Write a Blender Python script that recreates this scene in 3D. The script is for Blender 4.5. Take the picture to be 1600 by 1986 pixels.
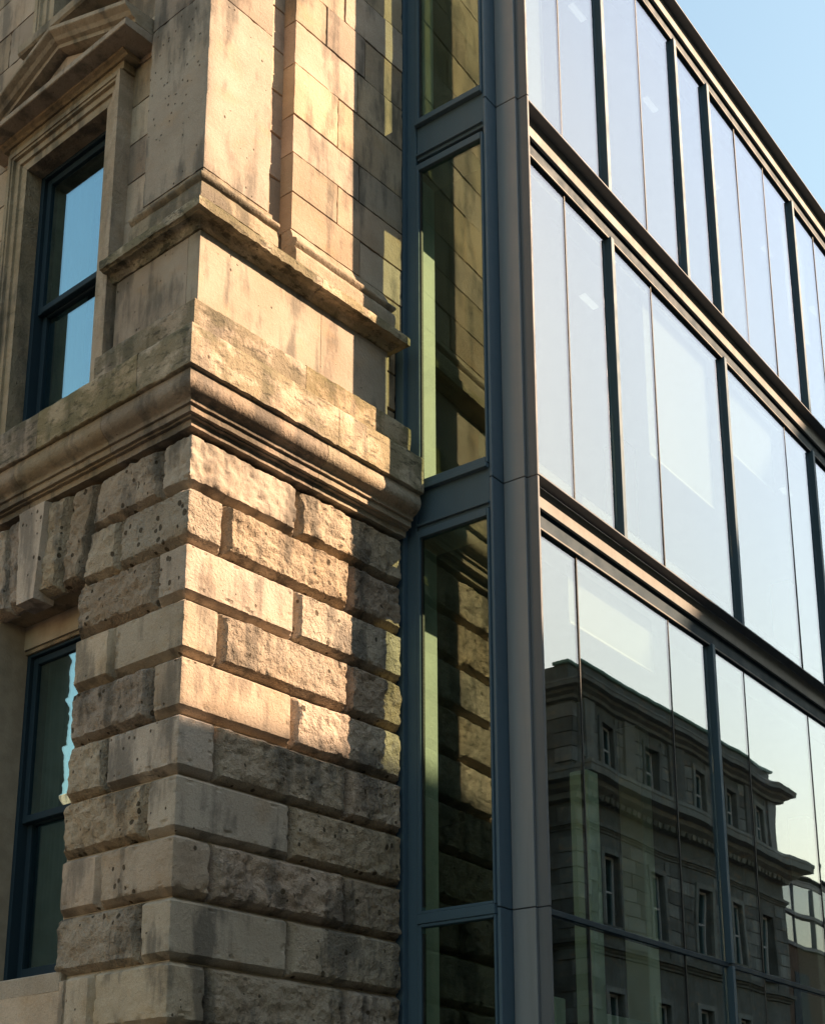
import bpy, bmesh, math, random
import numpy as np
from mathutils import Vector, Matrix, noise

for o in list(bpy.data.objects):
    bpy.data.objects.remove(o, do_unlink=True)
SC = bpy.context.scene
COL = SC.collection
R = math.radians

# ------------------------------------------------------------------ camera (shift lens, looking up)
cam = bpy.data.cameras.new("camera")
cam.sensor_fit = 'VERTICAL'
cam.sensor_height = 36.0
cam.lens = 36.0 * 2745.76 / 1986.0
cam.shift_x = (800 - 782.78) / 1986.0
cam.shift_y = (1573.72 - 993) / 1986.0
cam.clip_start = 0.05
cam.clip_end = 3000
CAM = bpy.data.objects.new("camera", cam)
COL.objects.link(CAM)
yaw, pitch = R(40.7934), R(15.4415)
fwd = Vector((math.cos(yaw) * math.cos(pitch), math.sin(yaw) * math.cos(pitch), math.sin(pitch)))
right = Vector((math.sin(yaw), -math.cos(yaw), 0))
up = right.cross(fwd)
CAM.matrix_world = Matrix(((right.x, up.x, -fwd.x, -4.97231), (right.y, up.y, -fwd.y, -5.98979),
                           (right.z, up.z, -fwd.z, 1.6), (0, 0, 0, 1)))
SC.camera = CAM

# ------------------------------------------------------------------ sky, sun, exposure
SUN_A, SUN_E = R(47.7), R(33.9)          # from +X towards -Y, elevation
W = bpy.data.worlds.new("World")
SC.world = W
W.use_nodes = True
wn = W.node_tree
sky = wn.nodes.new("ShaderNodeTexSky")
sky.sky_type = 'NISHITA'
sky.sun_disc = False
sky.sun_elevation = SUN_E
sky.sun_rotation = math.atan2(math.cos(SUN_A), -math.sin(SUN_A))
sky.altitude = 0
sky.air_density = 2.5
sky.dust_density = 1.35
sky.ozone_density = 1.8
bg = wn.nodes["Background"]
bg.inputs[1].default_value = 0.068
wn.links.new(sky.outputs[0], bg.inputs[0])

sl = bpy.data.lights.new("sun", 'SUN')
sl.energy = 5.0
sl.angle = R(0.5)
sl.color = (1.0, 0.70, 0.455)
SUN = bpy.data.objects.new("sun", sl)
COL.objects.link(SUN)
sd = Vector((math.cos(SUN_E) * math.cos(SUN_A), -math.cos(SUN_E) * math.sin(SUN_A), math.sin(SUN_E)))
SUN.rotation_euler = sd.to_track_quat('Z', 'Y').to_euler()
SUN.location = (20, -20, 30)

vs = SC.view_settings
vs.view_transform = 'Standard'
vs.look = 'None'
vs.exposure = 1.75
vs.gamma = 1.0
vs.use_curve_mapping = False
cy = SC.cycles
cy.use_denoising = True
cy.max_bounces = 10
cy.diffuse_bounces = 4
cy.glossy_bounces = 6
cy.transparent_max_bounces = 24
cy.caustics_reflective = False
cy.caustics_refractive = False
cy.sample_clamp_indirect = 6

random.seed(11)
DELTA = R(3.54815)                        # the glass block stands a few degrees off the stone one


# ------------------------------------------------------------------ materials
class NT:
    def __init__(s, name):
        s.m = bpy.data.materials.new(name)
        s.m.use_nodes = True
        s.t = s.m.node_tree
        s.t.nodes.clear()
        s.out = s.t.nodes.new("ShaderNodeOutputMaterial")

    def n(s, kind, **kw):
        nd = s.t.nodes.new("ShaderNode" + kind)
        for k, v in kw.items():
            if k.startswith("i_"):
                key = k[2:]
                key = int(key) if key.isdigit() else key.replace("_", " ")
                s.put(nd.inputs[key], v)
            else:
                setattr(nd, k, v)
        return nd

    def put(s, sock, v):
        if isinstance(v, bpy.types.NodeSocket):
            s.t.links.new(v, sock)
        elif isinstance(v, bpy.types.Node):
            s.t.links.new(v.outputs[0], sock)
        else:
            if isinstance(v, tuple) and len(v) == 3 and sock.type == 'RGBA':
                v = v + (1,)
            sock.default_value = v

    def math(s, op, a, b=None, c=None, clamp=False):
        nd = s.n("Math", operation=op, use_clamp=clamp)
        s.put(nd.inputs[0], a)
        if b is not None:
            s.put(nd.inputs[1], b)
        if c is not None:
            s.put(nd.inputs[2], c)
        return nd.outputs[0]

    def mix(s, f, a, b, mode='MIX'):
        nd = s.n("Mix", data_type='RGBA', blend_type=mode)
        s.put(nd.inputs[0], f)
        s.put(nd.inputs[6], a)
        s.put(nd.inputs[7], b)
        return nd.outputs[2]

    def ramp(s, f, lo, hi, a=0.0, b=1.0):
        nd = s.n("MapRange")
        nd.interpolation_type = 'SMOOTHSTEP'
        s.put(nd.inputs[0], f)
        for i, v in ((1, lo), (2, hi), (3, a), (4, b)):
            s.put(nd.inputs[i], v)
        return nd.outputs[0]

    def pos(s, scale=(1, 1, 1), loc=(0, 0, 0)):
        g = s.n("NewGeometry")
        mp = s.n("Mapping")
        s.put(mp.inputs[0], g.outputs[0])
        mp.inputs[1].default_value = loc
        mp.inputs[3].default_value = scale
        return mp.outputs[0]

    def noise(s, vec, scale, detail=4, rough=0.55):
        return s.n("TexNoise", i_Vector=vec, i_Scale=scale, i_Detail=detail, i_Roughness=rough).outputs[0]

    def done(s, shader):
        s.t.links.new(shader.outputs[0] if isinstance(shader, bpy.types.Node) else shader, s.out.inputs[0])
        return s.m


def stone(name, tone=(0.47, 0.335, 0.20), pale=(0.56, 0.43, 0.28), soot=0.45, moss=0.0, pits=1.0, rough=1.0, vary=0.16, mb=0.0):
    k = NT(name)
    P = k.pos()
    oi = k.n("ObjectInfo")
    rnd = oi.outputs["Random"]
    big = k.ramp(k.noise(P, 2.3, 5), 0.32, 0.7)
    c = k.mix(big, tone, pale)
    # rusty / ochre clouds
    och = k.ramp(k.noise(k.pos((1, 1, 1.6), (7, 3, 1)), 3.4, 5), 0.52, 0.78, 0, 0.45)
    c = k.mix(och, c, (0.40, 0.265, 0.145))
    # soot and rain streaks, stretched down the wall
    stv = k.noise(k.pos((5.5, 5.5, 1.1), (2, 5, 0)), 1.0, 6, 0.62)
    cl = k.noise(k.pos((1, 1, 1), (11, 1, 4)), 1.6, 5, 0.6)
    st = k.ramp(k.math('ADD', k.math('MULTIPLY', stv, 0.6), k.math('MULTIPLY', cl, 0.4)), 0.485, 0.60, 0, soot)
    c = k.mix(st, c, (0.10, 0.092, 0.08))
    geo = k.n("NewGeometry")
    if moss > 0:
        nz = k.n("SeparateXYZ", i_0=geo.outputs["Normal"]).outputs[2]
        upw = k.ramp(nz, -0.5, 0.7, 0.55, 1.0)
        mn = k.ramp(k.noise(k.pos((2.2, 2.2, 3.4), (1, 2, 3)), 1.5, 7, 0.66), 0.44 - mb, 0.58 - mb, 0, moss)
        c = k.mix(k.math('MULTIPLY', mn, upw), c, (0.105, 0.095, 0.042))
        bl = k.ramp(k.noise(k.pos((3, 3, 9), (4, 4, 4)), 2.6, 8, 0.7), 0.56 - mb, 0.66 - mb, 0, moss * 0.8)
        c = k.mix(bl, c, (0.045, 0.042, 0.03))
    # block to block difference
    v = k.ramp(rnd, 0, 1, 1 - vary, 1 + vary)
    hs = k.n("HueSaturation", i_Color=c, i_Value=v)
    k.put(hs.inputs[0], k.ramp(k.math('FRACT', k.math('MULTIPLY', rnd, 7.13)), 0, 1, 0.494, 0.508))
    k.put(hs.inputs[1], k.ramp(k.math('FRACT', k.math('MULTIPLY', rnd, 3.71)), 0, 1, 0.82, 1.08))
    c = hs.outputs[0]
    grain = k.noise(P, 170, 3, 0.7)
    c = k.mix(1.0, c, k.n("CombineColor", i_0=k.ramp(grain, 0.2, 0.8, 0.80, 1.18), i_1=k.ramp(grain, 0.2, 0.8, 0.80, 1.18),
                         i_2=k.ramp(grain, 0.2, 0.8, 0.80, 1.18)).outputs[0], 'MULTIPLY')
    # weather pits
    vor = k.n("TexVoronoi", i_Vector=k.pos((1, 1, 0.8)), i_Scale=19.0, i_Randomness=1.0)
    wob = k.math('MULTIPLY_ADD', k.noise(P, 90, 2), 0.10, -0.05)
    cellr = k.n("SeparateColor", i_0=vor.outputs["Color"])
    rad = k.ramp(cellr.outputs[0], 0.50, 1.0, -0.05, 0.27)
    clus = k.ramp(k.noise(k.pos((1, 1, 1), (9, 9, 2)), 2.4, 2), 0.36, 0.58, 0.0, 1.0)
    rad = k.math('MULTIPLY', rad, k.math('MULTIPLY', clus, pits))
    pit = k.ramp(k.math('SUBTRACT', k.math('ADD', vor.outputs[0], wob), rad), -0.03, 0.035, 1.0, 0.0)
    c = k.mix(k.math('MULTIPLY', pit, 0.85), c, (0.06, 0.045, 0.028))
    # relief
    h = k.math('ADD', k.math('MULTIPLY', k.noise(P, 26, 6, 0.65), 0.010 * rough), k.math('MULTIPLY', grain, 0.0022 * rough))
    scr = k.noise(k.pos((48, 48, 42), (0, 0, 0)), 1.0, 3, 0.6)
    h = k.math('ADD', h, k.math('MULTIPLY', k.ramp(scr, 0.45, 0.7), 0.0035 * rough))
    h = k.math('SUBTRACT', h, k.math('MULTIPLY', pit, 0.012))
    b = k.n("Bump", i_Strength=1.0, i_Distance=1.0, i_Height=h)
    p = k.n("BsdfPrincipled", i_Base_Color=c, i_Roughness=0.92, i_Normal=b.outputs[0])
    p.inputs["Specular IOR Level"].default_value = 0.15
    return k.done(p)


def metal(name, col, rough=0.42, met=0.0, spec=0.5, dirt=0.25):
    k = NT(name)
    n1 = k.noise(k.pos((9, 9, 0.6)), 2.0, 7, 0.7)
    c = k.mix(k.ramp(n1, 0.4, 0.75, 0, dirt), col, tuple(x * 0.62 + 0.02 for x in col))
    r = k.ramp(k.noise(k.pos(), 7, 5), 0.3, 0.7, rough - 0.07, rough + 0.09)
    bump = k.n("Bump", i_Strength=0.10, i_Distance=0.002, i_Height=k.noise(k.pos((1, 1, 1)), 3.0, 2))
    p = k.n("BsdfPrincipled", i_Base_Color=c, i_Roughness=r, i_Metallic=met, i_Normal=bump.outputs[0])
    p.inputs["Specular IOR Level"].default_value = spec
    return k.done(p)


def paint(name, col, rough=0.7, amp=0.12, scale=5):
    k = NT(name)
    n1 = k.noise(k.pos(), scale, 5)
    c = k.mix(k.ramp(n1, 0.3, 0.7), tuple(x * (1 - amp) for x in col), tuple(min(1, x * (1 + amp)) for x in col))
    bump = k.n("Bump", i_Strength=0.3, i_Distance=0.01, i_Height=k.noise(k.pos(), scale * 8, 4))
    p = k.n("BsdfPrincipled", i_Base_Color=c, i_Roughness=rough, i_Normal=bump.outputs[0])
    p.inputs["Specular IOR Level"].default_value = 0.25
    return k.done(p)


def glass(name, tint, base, gain, wave=0.0, gloss=(0.98, 0.97, 1.0), scale=1.1):
    k = NT(name)
    g = k.n("NewGeometry")
    dt = k.n("VectorMath", operation='DOT_PRODUCT')
    k.put(dt.inputs[0], g.outputs["Normal"])
    k.put(dt.inputs[1], g.outputs["Incoming"])
    cs = k.math('ABSOLUTE', dt.outputs["Value"])
    fr = k.math('MULTIPLY_ADD', k.math('POWER', k.math('SUBTRACT', 1.0, cs, clamp=True), 5.0), 0.96, 0.04)
    tr = k.n("BsdfTransparent", i_Color=tint)
    gl = k.n("BsdfAnisotropic") if False else k.n("BsdfGlossy", i_Color=gloss, i_Roughness=0.0)
    if wave > 0:
        b = k.n("Bump", i_Strength=1.0, i_Distance=1.0,
                i_Height=k.math('MULTIPLY', k.noise(k.pos((1, 1, 0.55)), scale, 1.5, 0.4), wave))
        k.t.links.new(b.outputs[0], gl.inputs["Normal"])
    f = k.math('MULTIPLY_ADD', fr, gain, base, clamp=True)
    mx = k.n("MixShader")
    k.put(mx.inputs[0], f)
    k.t.links.new(tr.outputs[0], mx.inputs[1])
    k.t.links.new(gl.outputs[0], mx.inputs[2])
    return k.done(mx)


M = {}
M['rock'] = stone("sandstone_rock_faced", tone=(0.378, 0.295, 0.219), pale=(0.462, 0.375, 0.291), soot=0.74, pits=1.25, rough=2.0)
M['smooth'] = stone("sandstone_dressed", tone=(0.415, 0.330, 0.251), pale=(0.504, 0.415, 0.330), soot=0.64, pits=1.0, rough=0.6)
M['ashlar'] = stone("sandstone_ashlar", tone=(0.355, 0.275, 0.20), pale=(0.435, 0.35, 0.265), soot=0.68, pits=0.22, rough=0.4, vary=0.2)
M['mould'] = stone("sandstone_moulding", tone=(0.345, 0.265, 0.185), pale=(0.405, 0.325, 0.24), soot=0.72, moss=0.3, pits=0.35, rough=0.7)
M['mossy'] = stone("sandstone_mossy_ledge", tone=(0.389, 0.300, 0.212), pale=(0.462, 0.375, 0.276), soot=0.65, moss=0.8, pits=0.6, rough=0.8, mb=0.03)
M['string'] = stone("sandstone_mossy_string_course", tone=(0.37, 0.30, 0.205), pale=(0.44, 0.375, 0.27), soot=0.66, moss=0.95, pits=0.5, rough=0.9, mb=0.06)
M['die'] = stone("sandstone_plain_panel", tone=(0.325, 0.265, 0.208), pale=(0.385, 0.33, 0.27), soot=0.74, moss=0.1, pits=0.5, rough=0.3, vary=0.05)
M['pale'] = stone("sandstone_bleached", tone=(0.415, 0.338, 0.258), pale=(0.50, 0.42, 0.332), soot=0.72, pits=0.6, rough=0.5)
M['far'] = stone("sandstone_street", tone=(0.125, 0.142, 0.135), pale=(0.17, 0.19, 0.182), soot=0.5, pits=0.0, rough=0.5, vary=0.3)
M['mortar'] = paint("lime_mortar", (0.40, 0.335, 0.255), 0.95, 0.12, 9)
M['navy'] = metal("slate_blue_coated_steel", (0.070, 0.118, 0.158), 0.55, spec=0.18)
M['post'] = metal("blue_grey_column_casing", (0.075, 0.125, 0.17), 0.5, 0.0, dirt=0.45)
M['flange'] = metal("grey_column_flange", (0.215, 0.232, 0.25), 0.5, 0.0, dirt=0.4)
M['grey'] = metal("grey_coated_aluminium", (0.14, 0.148, 0.16), 0.6, 0.0, spec=0.18, dirt=0.4)
M['silver'] = metal("silver_coated_aluminium", (0.20, 0.195, 0.185), 0.62, 0.0, spec=0.18, dirt=0.4)
M['seal'] = paint("black_silicone_seal", (0.02, 0.022, 0.024), 0.6)
M['sash'] = metal("dark_blue_painted_timber", (0.022, 0.042, 0.060), 0.6, spec=0.10)
M['pane'] = glass("coated_facade_glass", (0.88, 0.945, 0.87), 0.09, 1.9, wave=0.0017, gloss=(0.86, 0.86, 0.99))
M['retpane'] = glass("coated_return_glass", (0.86, 0.94, 0.85), 0.035, 1.9, wave=0.0005, gloss=(0.70, 0.86, 0.76))
M['winpane'] = glass("old_window_glass", (0.72, 0.80, 0.78), 0.22, 2.6, wave=0.0006, gloss=(0.60, 0.88, 1.0))
M['white'] = paint("white_interior_paint", (0.74, 0.75, 0.72), 0.6, 0.04)
M['screen'] = paint("pale_green_screen", (0.50, 0.56, 0.52), 0.6, 0.04)
M['screen2'] = paint("grey_column_paint", (0.27, 0.31, 0.30), 0.6, 0.05)
M['farframe'] = paint("grey_sash_paint", (0.42, 0.43, 0.42), 0.6, 0.06)
M['curtain'] = paint("pale_curtain_cloth", (0.42, 0.43, 0.38), 0.9, 0.08, 6)
M['blind'] = paint("grey_roller_blind", (0.09, 0.095, 0.10), 0.8, 0.04)
M['ceil'] = paint("grey_interior_ceiling", (0.17, 0.18, 0.18), 0.8, 0.05)
M['carpet'] = paint("dark_carpet", (0.06, 0.065, 0.07), 0.95)
M['dark'] = paint("dark_room_wall", (0.045, 0.05, 0.05), 0.9)
M['inner'] = paint("grey_inner_wall", (0.06, 0.068, 0.066), 0.9)
M['slate'] = paint("slate_roof", (0.07, 0.075, 0.08), 0.7, 0.25, 3)
M['asphalt'] = paint("asphalt", (0.05, 0.05, 0.052), 0.9, 0.2, 12)
M['slab'] = paint("pavement_stone", (0.24, 0.225, 0.20), 0.9, 0.15, 4)
M['paintline'] = paint("road_marking_paint", (0.75, 0.72, 0.55), 0.8)
M['brownstone'] = paint("dark_brown_brick", (0.085, 0.06, 0.045), 0.9, 0.2, 3)
M['copper'] = paint("green_copper", (0.15, 0.25, 0.21), 0.7, 0.15, 2)
M['blueglass'] = glass("blue_office_glass", (0.25, 0.42, 0.50), 0.25, 2.5)
lk = NT("ceiling_light_panel")
le = lk.n("Emission", i_Color=(1.0, 0.95, 0.86), i_Strength=0.10)
M['light'] = lk.done(le)


# ------------------------------------------------------------------ helpers
def empty(name, label, cat, loc=(0, 0, 0), rz=0.0, group=None):
    o = bpy.data.objects.new(name, None)
    COL.objects.link(o)
    o.location = loc
    o.rotation_euler = (0, 0, rz)
    o['label'] = label
    o['category'] = cat
    if group:
        o['group'] = group
    return o


def mk(name, verts, faces, mat, parent=None, smooth=None, kind=None):
    me = bpy.data.meshes.new(name)
    me.from_pydata([tuple(v) for v in verts], [], faces)
    me.validate()
    me.materials.append(mat)
    if smooth is not None:
        me.shade_smooth()
        me.set_sharp_from_angle(angle=R(smooth))
    o = bpy.data.objects.new(name, me)
    COL.objects.link(o)
    o.parent = parent
    if kind:
        o['kind'] = kind
    return o


def boxes(name, lst, mat, parent=None, bevel=0.0, kind=None):
    """one mesh made of axis aligned boxes (x0,x1,y0,y1,z0,z1)"""
    bm = bmesh.new()
    for (x0, x1, y0, y1, z0, z1) in lst:
        vs_ = [bm.verts.new(p) for p in ((x0, y0, z0), (x1, y0, z0), (x1, y1, z0), (x0, y1, z0),
                                         (x0, y0, z1), (x1, y0, z1), (x1, y1, z1), (x0, y1, z1))]
        for f in ((0, 3, 2, 1), (4, 5, 6, 7), (0, 1, 5, 4), (1, 2, 6, 5), (2, 3, 7, 6), (3, 0, 4, 7)):
            bm.faces.new([vs_[i] for i in f])
    if bevel > 0:
        bmesh.ops.bevel(bm, geom=bm.edges[:], offset=bevel, segments=1, affect='EDGES', clamp_overlap=True)
    me = bpy.data.meshes.new(name)
    bm.to_mesh(me)
    bm.free()
    me.materials.append(mat)
    o = bpy.data.objects.new(name, me)
    COL.objects.link(o)
    o.parent = parent
    if kind:
        o['kind'] = kind
    return o


def box(name, x0, x1, y0, y1, z0, z1, mat, parent=None, bevel=0.0, kind=None):
    return boxes(name, [(x0, x1, y0, y1, z0, z1)], mat, parent, bevel, kind)


def fbm(x, y, z, octv=3):
    return noise.fractal(Vector((x, y, z)), 1.0, 2.0, octv)


def block(name, parent, mat, s0, s1, z0, z1, p0=0.0, c=0.062, bev=0.036, rock=0.0, step=0.014, s0t=None, s1t=None,
          gap=0.004, chip=0.006, corner_bev=0.0, skirt=0.03):
    """A facing stone. s<0 runs along the left face (y=-s), s>0 along the right face (x=s).
    p0 = how far its face stands out from the rusticated plane; c = depth of the face above the joint."""
    s0t = s0 if s0t is None else s0t
    s1t = s1 if s1t is None else s1t
    corner = s0 < -1e-6 and s1 > 1e-6
    z0 += gap; z1 -= gap
    s0 += gap; s1 -= gap; s0t += gap; s1t -= gap
    jit = random.uniform(-0.005, 0.005) if rock or c > 0.04 else random.uniform(-0.0015, 0.0015)
    seed = random.uniform(0, 60)

    def lines(L, b):
        b = min(b, L * 0.3)
        n = max(1, int(round((L - 2 * b) / step)))
        a = [0, b * 0.5, b * 0.97, b * 1.03] + list(np.linspace(b * 1.03, L - b * 1.03, n + 1)[1:-1])
        return a + [L - b * 1.03, L - b * 0.97, L - b * 0.5, L]
    us = lines(s1 - s0, bev)
    if corner:
        us = sorted(us + [-s0, -s0 - 0.006, -s0 + 0.006])
    ws = lines(z1 - z0, bev)
    L, H = s1 - s0, z1 - z0
    V = []
    for w in ws:
        t = w / H
        a0 = s0 + (s0t - s0) * t
        a1 = s1 + (s1t - s1) * t
        for u in us:
            s = a0 + (a1 - a0) * (u / L)
            z = z0 + w
            px_, py_ = (s, -0.0) if s >= 0 else (0.0, -s)
            n1 = fbm(px_ * 2.6 + seed, py_ * 2.6, z * 2.6, 2)
            dl, dr, db, dt = u, L - u, w, H - w
            wobble = 1.0 + (0.38 if rock else 0.10) * fbm(px_ * 11 + seed, py_ * 11, z * 11, 3)
            b = max(bev * 0.35, bev * wobble)
            m = min(dl, dr, db, dt * 1.25) / b
            e = 1.0 if m >= 1 else m
            h = c * e + jit * e
            if rock:
                vv = Vector((px_ * 7 + seed, py_ * 7 + 3, z * 9))
                fac = noise.fractal(vv, 0.9, 2.1, 3, noise_basis='VORONOI_F1')
                bul = fbm(px_ * 4 + seed, py_ * 4 + 3, z * 4, 2)
                fin = fbm(px_ * 24, py_ * 24 + seed, z * 24, 4)
                rid = abs(fbm(px_ * 13 + 9, py_ * 13, z * 10 + seed, 3))
                ed = min(1.0, 0.45 + 0.55 * (m - 0.4))
                h += max(0.12, ed) * e * 0.8 * rock * (0.010 * bul + 0.008 * fin - 0.016 * rid - 0.020 * (fac - 0.55))
            else:
                h += e * 0.0020 * n1
            # worn arrises
            if chip and 0.55 < m < 1.9:
                ch = fbm(px_ * 14 + 5, py_ * 14, z * 14 + seed, 3)
                if ch > 0.25:
                    h -= chip * min(1, (ch - 0.25) * 4)
            q = c - h - p0
            if corner:
                dcor = abs(s)
                if dcor < 0.03:
                    ch = max(0.0, fbm(3, seed, z * 16, 3) + 0.1)
                    q += (0.03 - dcor) / 0.03 * (0.004 + 0.012 * ch)
                V.append((max(s, q), q, z) if s >= 0 else (q, max(-s, q), z))
            else:
                V.append((s, q, z) if s >= 0 else (q, -s, z))
    nu, nw = len(us), len(ws)
    F = []
    for j in range(nw - 1):
        for i in range(nu - 1):
            a = j * nu + i
            F.append((a, a + 1, a + nu + 1, a + nu))
    # skirt running back into the wall
    ring = [i for i in range(nu)] + [j * nu + nu - 1 for j in range(1, nw)] + \
           [(nw - 1) * nu + i for i in range(nu - 2, -1, -1)] + [j * nu for j in range(nw - 2, 0, -1)]
    base = len(V)
    for r in ring:
        x, y, z = V[r]
        i = r % nu
        t = (z - z0) / H
        s = (s0 + (s0t - s0) * t) + ((s1 + (s1t - s1) * t) - (s0 + (s0t - s0) * t)) * us[i] / L
        if corner:
            q = c - p0 + skirt
            V.append((max(s, q), q, z) if s >= 0 else (q, max(-s, q), z))
        else:
            V.append((x, y + skirt, z) if s >= 0 else (x + skirt, y, z))
    n = len(ring)
    for i in range(n):
        a, b_ = ring[i], ring[(i + 1) % n]
        F.append((a, base + i, base + (i + 1) % n, b_))
    return mk(name, V, F, mat, parent, smooth=30 if rock else 24)


def sweep(name, parent, mat, prof, s0, s1, xe=None, ret=0.0, step=0.05, jit=0.004, gap=0.002, back=0.16, p0=0.0, edge=0.0):
    """A moulded stone: profile (o,z) from bottom to top, run along s; at xe it can return into the wall."""
    st = []

    def add(a, b):
        n = max(1, int(abs(b - a) / step))
        return list(np.linspace(a, b, n + 1))
    a, b = s0 + gap, s1 - gap
    seq = add(a, b) if (a >= 0 or b <= 0) else add(a, 0.0) + add(0.0, b)[1:]
    for s in seq:
        if abs(s) < 1e-9:
            st.append(((0, 0), (-1, -1)))
        elif s < 0:
            st.append(((0, -s), (-1, 0)))
        elif ret and abs(s - b) < 1e-9:
            st.append(((s, 0), (1, -1)))
        else:
            st.append(((s, 0), (0, -1)))
    if ret:
        for yy in (0.05, ret):
            st.append(((b, yy), (1, 0)))
    pr = list(prof)
    # refine vertical faces
    rp = []
    for (o1, z1), (o2, z2) in zip(pr[:-1], pr[1:]):
        d = math.hypot(o2 - o1, z2 - z1)
        n = max(1, int(d / 0.045))
        for i in range(n):
            rp.append((o1 + (o2 - o1) * i / n, z1 + (z2 - z1) * i / n))
    rp.append(pr[-1])
    full = rp + [(-back, rp[-1][1]), (-back, rp[0][1])]
    nf = len(rp)
    V = []
    sd_ = random.uniform(0, 50)
    for (bx, by), (dx, dy) in st:
        for i, (o, z) in enumerate(full):
            o += p0
            x, y = bx + o * dx, by + o * dy
            if i < nf:
                nn = fbm(x * 14, y * 14, z * 14 + sd_, 4)
                n2 = fbm(x * 2 + 4, y * 2, z * 2 + sd_, 2)
                lo = (jit * nn + 0.35 * jit * n2)
                if edge and i > 0 and i < nf - 1:
                    a1 = Vector((rp[i][0] - rp[i - 1][0], rp[i][1] - rp[i - 1][1]))
                    a2 = Vector((rp[i + 1][0] - rp[i][0], rp[i + 1][1] - rp[i][1]))
                    if a1.length and a2.length and a1.angle(a2) > 0.6:
                        lo -= 0.8 * edge * max(0, fbm(x * 17 + 2, y * 17, z * 5 + sd_, 4) + 0.05)
                x += lo * dx; y += lo * dy; z += 0.5 * lo
            V.append((x, y, z))
    m = len(full)
    F = []
    for k in range(len(st) - 1):
        for i in range(m):
            j = (i + 1) % m
            F.append((k * m + i, (k + 1) * m + i, (k + 1) * m + j, k * m + j))
    F.append(tuple(range(m)))
    F.append(tuple((len(st) - 1) * m + i for i in range(m - 1, -1, -1)))
    return mk(name, V, F, mat, parent, smooth=35)


def arc(o0, z0, o1, z1, bulge, n=6):
    """curved run of a moulding between two points; bulge>0 swells outward"""
    pts = []
    dx, dz = o1 - o0, z1 - z0
    L = math.hypot(dx, dz)
    nx, nz = dz / L, -dx / L
    for i in range(n + 1):
        t = i / n
        w = math.sin(math.pi * t) * bulge
        pts.append((o0 + dx * t + nx * w, z0 + dz * t + nz * w))
    return pts


# ------------------------------------------------------------------ ground
def sheet(name, x0, x1, y0, y1, z, mat, **kw):
    o = mk(name, [(x0, y0, z), (x1, y0, z), (x1, y1, z), (x0, y1, z)], [(0, 1, 2, 3)], mat)
    o['kind'] = 'structure'
    return o


sheet("ground", -900, 900, -900, 900, -0.13, M['asphalt'])
sheet("road", -60, 90, -11.6, -3.4, -0.126, M['asphalt'])
sheet("side_road", -16.5, -7.4, -3.4, 60, -0.126, M['asphalt'])


def raised(name, x0, x1, y0, y1):
    o = box(name, x0, x1, y0, y1, -0.3, 0.0, M['slab'])
    o['kind'] = 'structure'
    box("kerb", x0 - 0.15, x0 - 0.003, y0 - 0.15, y1, -0.3, -0.006, M['slab'], o, 0.012)
    box("kerb", x0, x1, y0 - 0.15, y0 - 0.003, -0.3, -0.006, M['slab'], o, 0.012)
    return o


raised("pavement", -3.6, 70, -3.2, 0.02)
raised("pavement", -60, 90, -15.0, -11.75)
raised("pavement", -20.0, -16.65, -3.3, 60)

# ================================================================== STONE BUILDING
SB = empty("stone_building", "weathered sandstone corner building with rusticated base and pedimented sash window", "building")
C = 0.062
XE = 1.97
YF = 7.0            # how far the left face is carried

# --- backing walls with window openings (mortar colour shows in the joints)
WY0, WY1 = 1.065, 2.035
cz = C + 0.005
boxes("wall_core", [
    (cz, XE - 0.004, cz, 0.45, 0.0, 6.30), (0.145, XE - 0.004, 0.145, 0.45, 6.30, 13.4),
    (cz, 0.45, 0.452, WY0 + 0.012, 0.0, 6.30), (0.145, 0.45, 0.452, WY0 + 0.012, 6.30, 13.4),
    (cz, 0.45, WY1 - 0.012, YF, 0.0, 6.30), (0.145, 0.45, WY1 - 0.012, YF, 6.30, 13.4),
    (cz, 0.45, WY0 + 0.014, WY1 - 0.014, 0.0, 2.86),
    (0.27, 0.45, WY0 + 0.014, WY1 - 0.014, 5.30, 6.72),
    (0.145, 0.45, WY0 + 0.014, WY1 - 0.014, 9.16, 10.24), (0.145, 0.45, WY0 + 0.014, WY1 - 0.014, 12.3, 13.4)],
    M['mortar'], SB)
boxes("party_wall", [(1.80, XE - 0.01, 0.452, YF, 0, 13.4)], M['mortar'], SB)
boxes("room", [(0.452, 1.798, 0.46, YF, 6.05, 6.35), (0.452, 1.798, 0.46, YF, 9.4, 9.7), (0.452, 1.798, 0.46, YF, 2.3, 2.6),
               (0.452, 1.798, YF - 0.2, YF - 0.01, 0, 13.4), (1.70, 1.795, 0.46, YF - 0.2, 0, 13.4)], M['dark'], SB)
box("roof", 0.0, XE - 0.01, 0.0, YF, 13.402, 13.6, M['slate'], SB)

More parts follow.
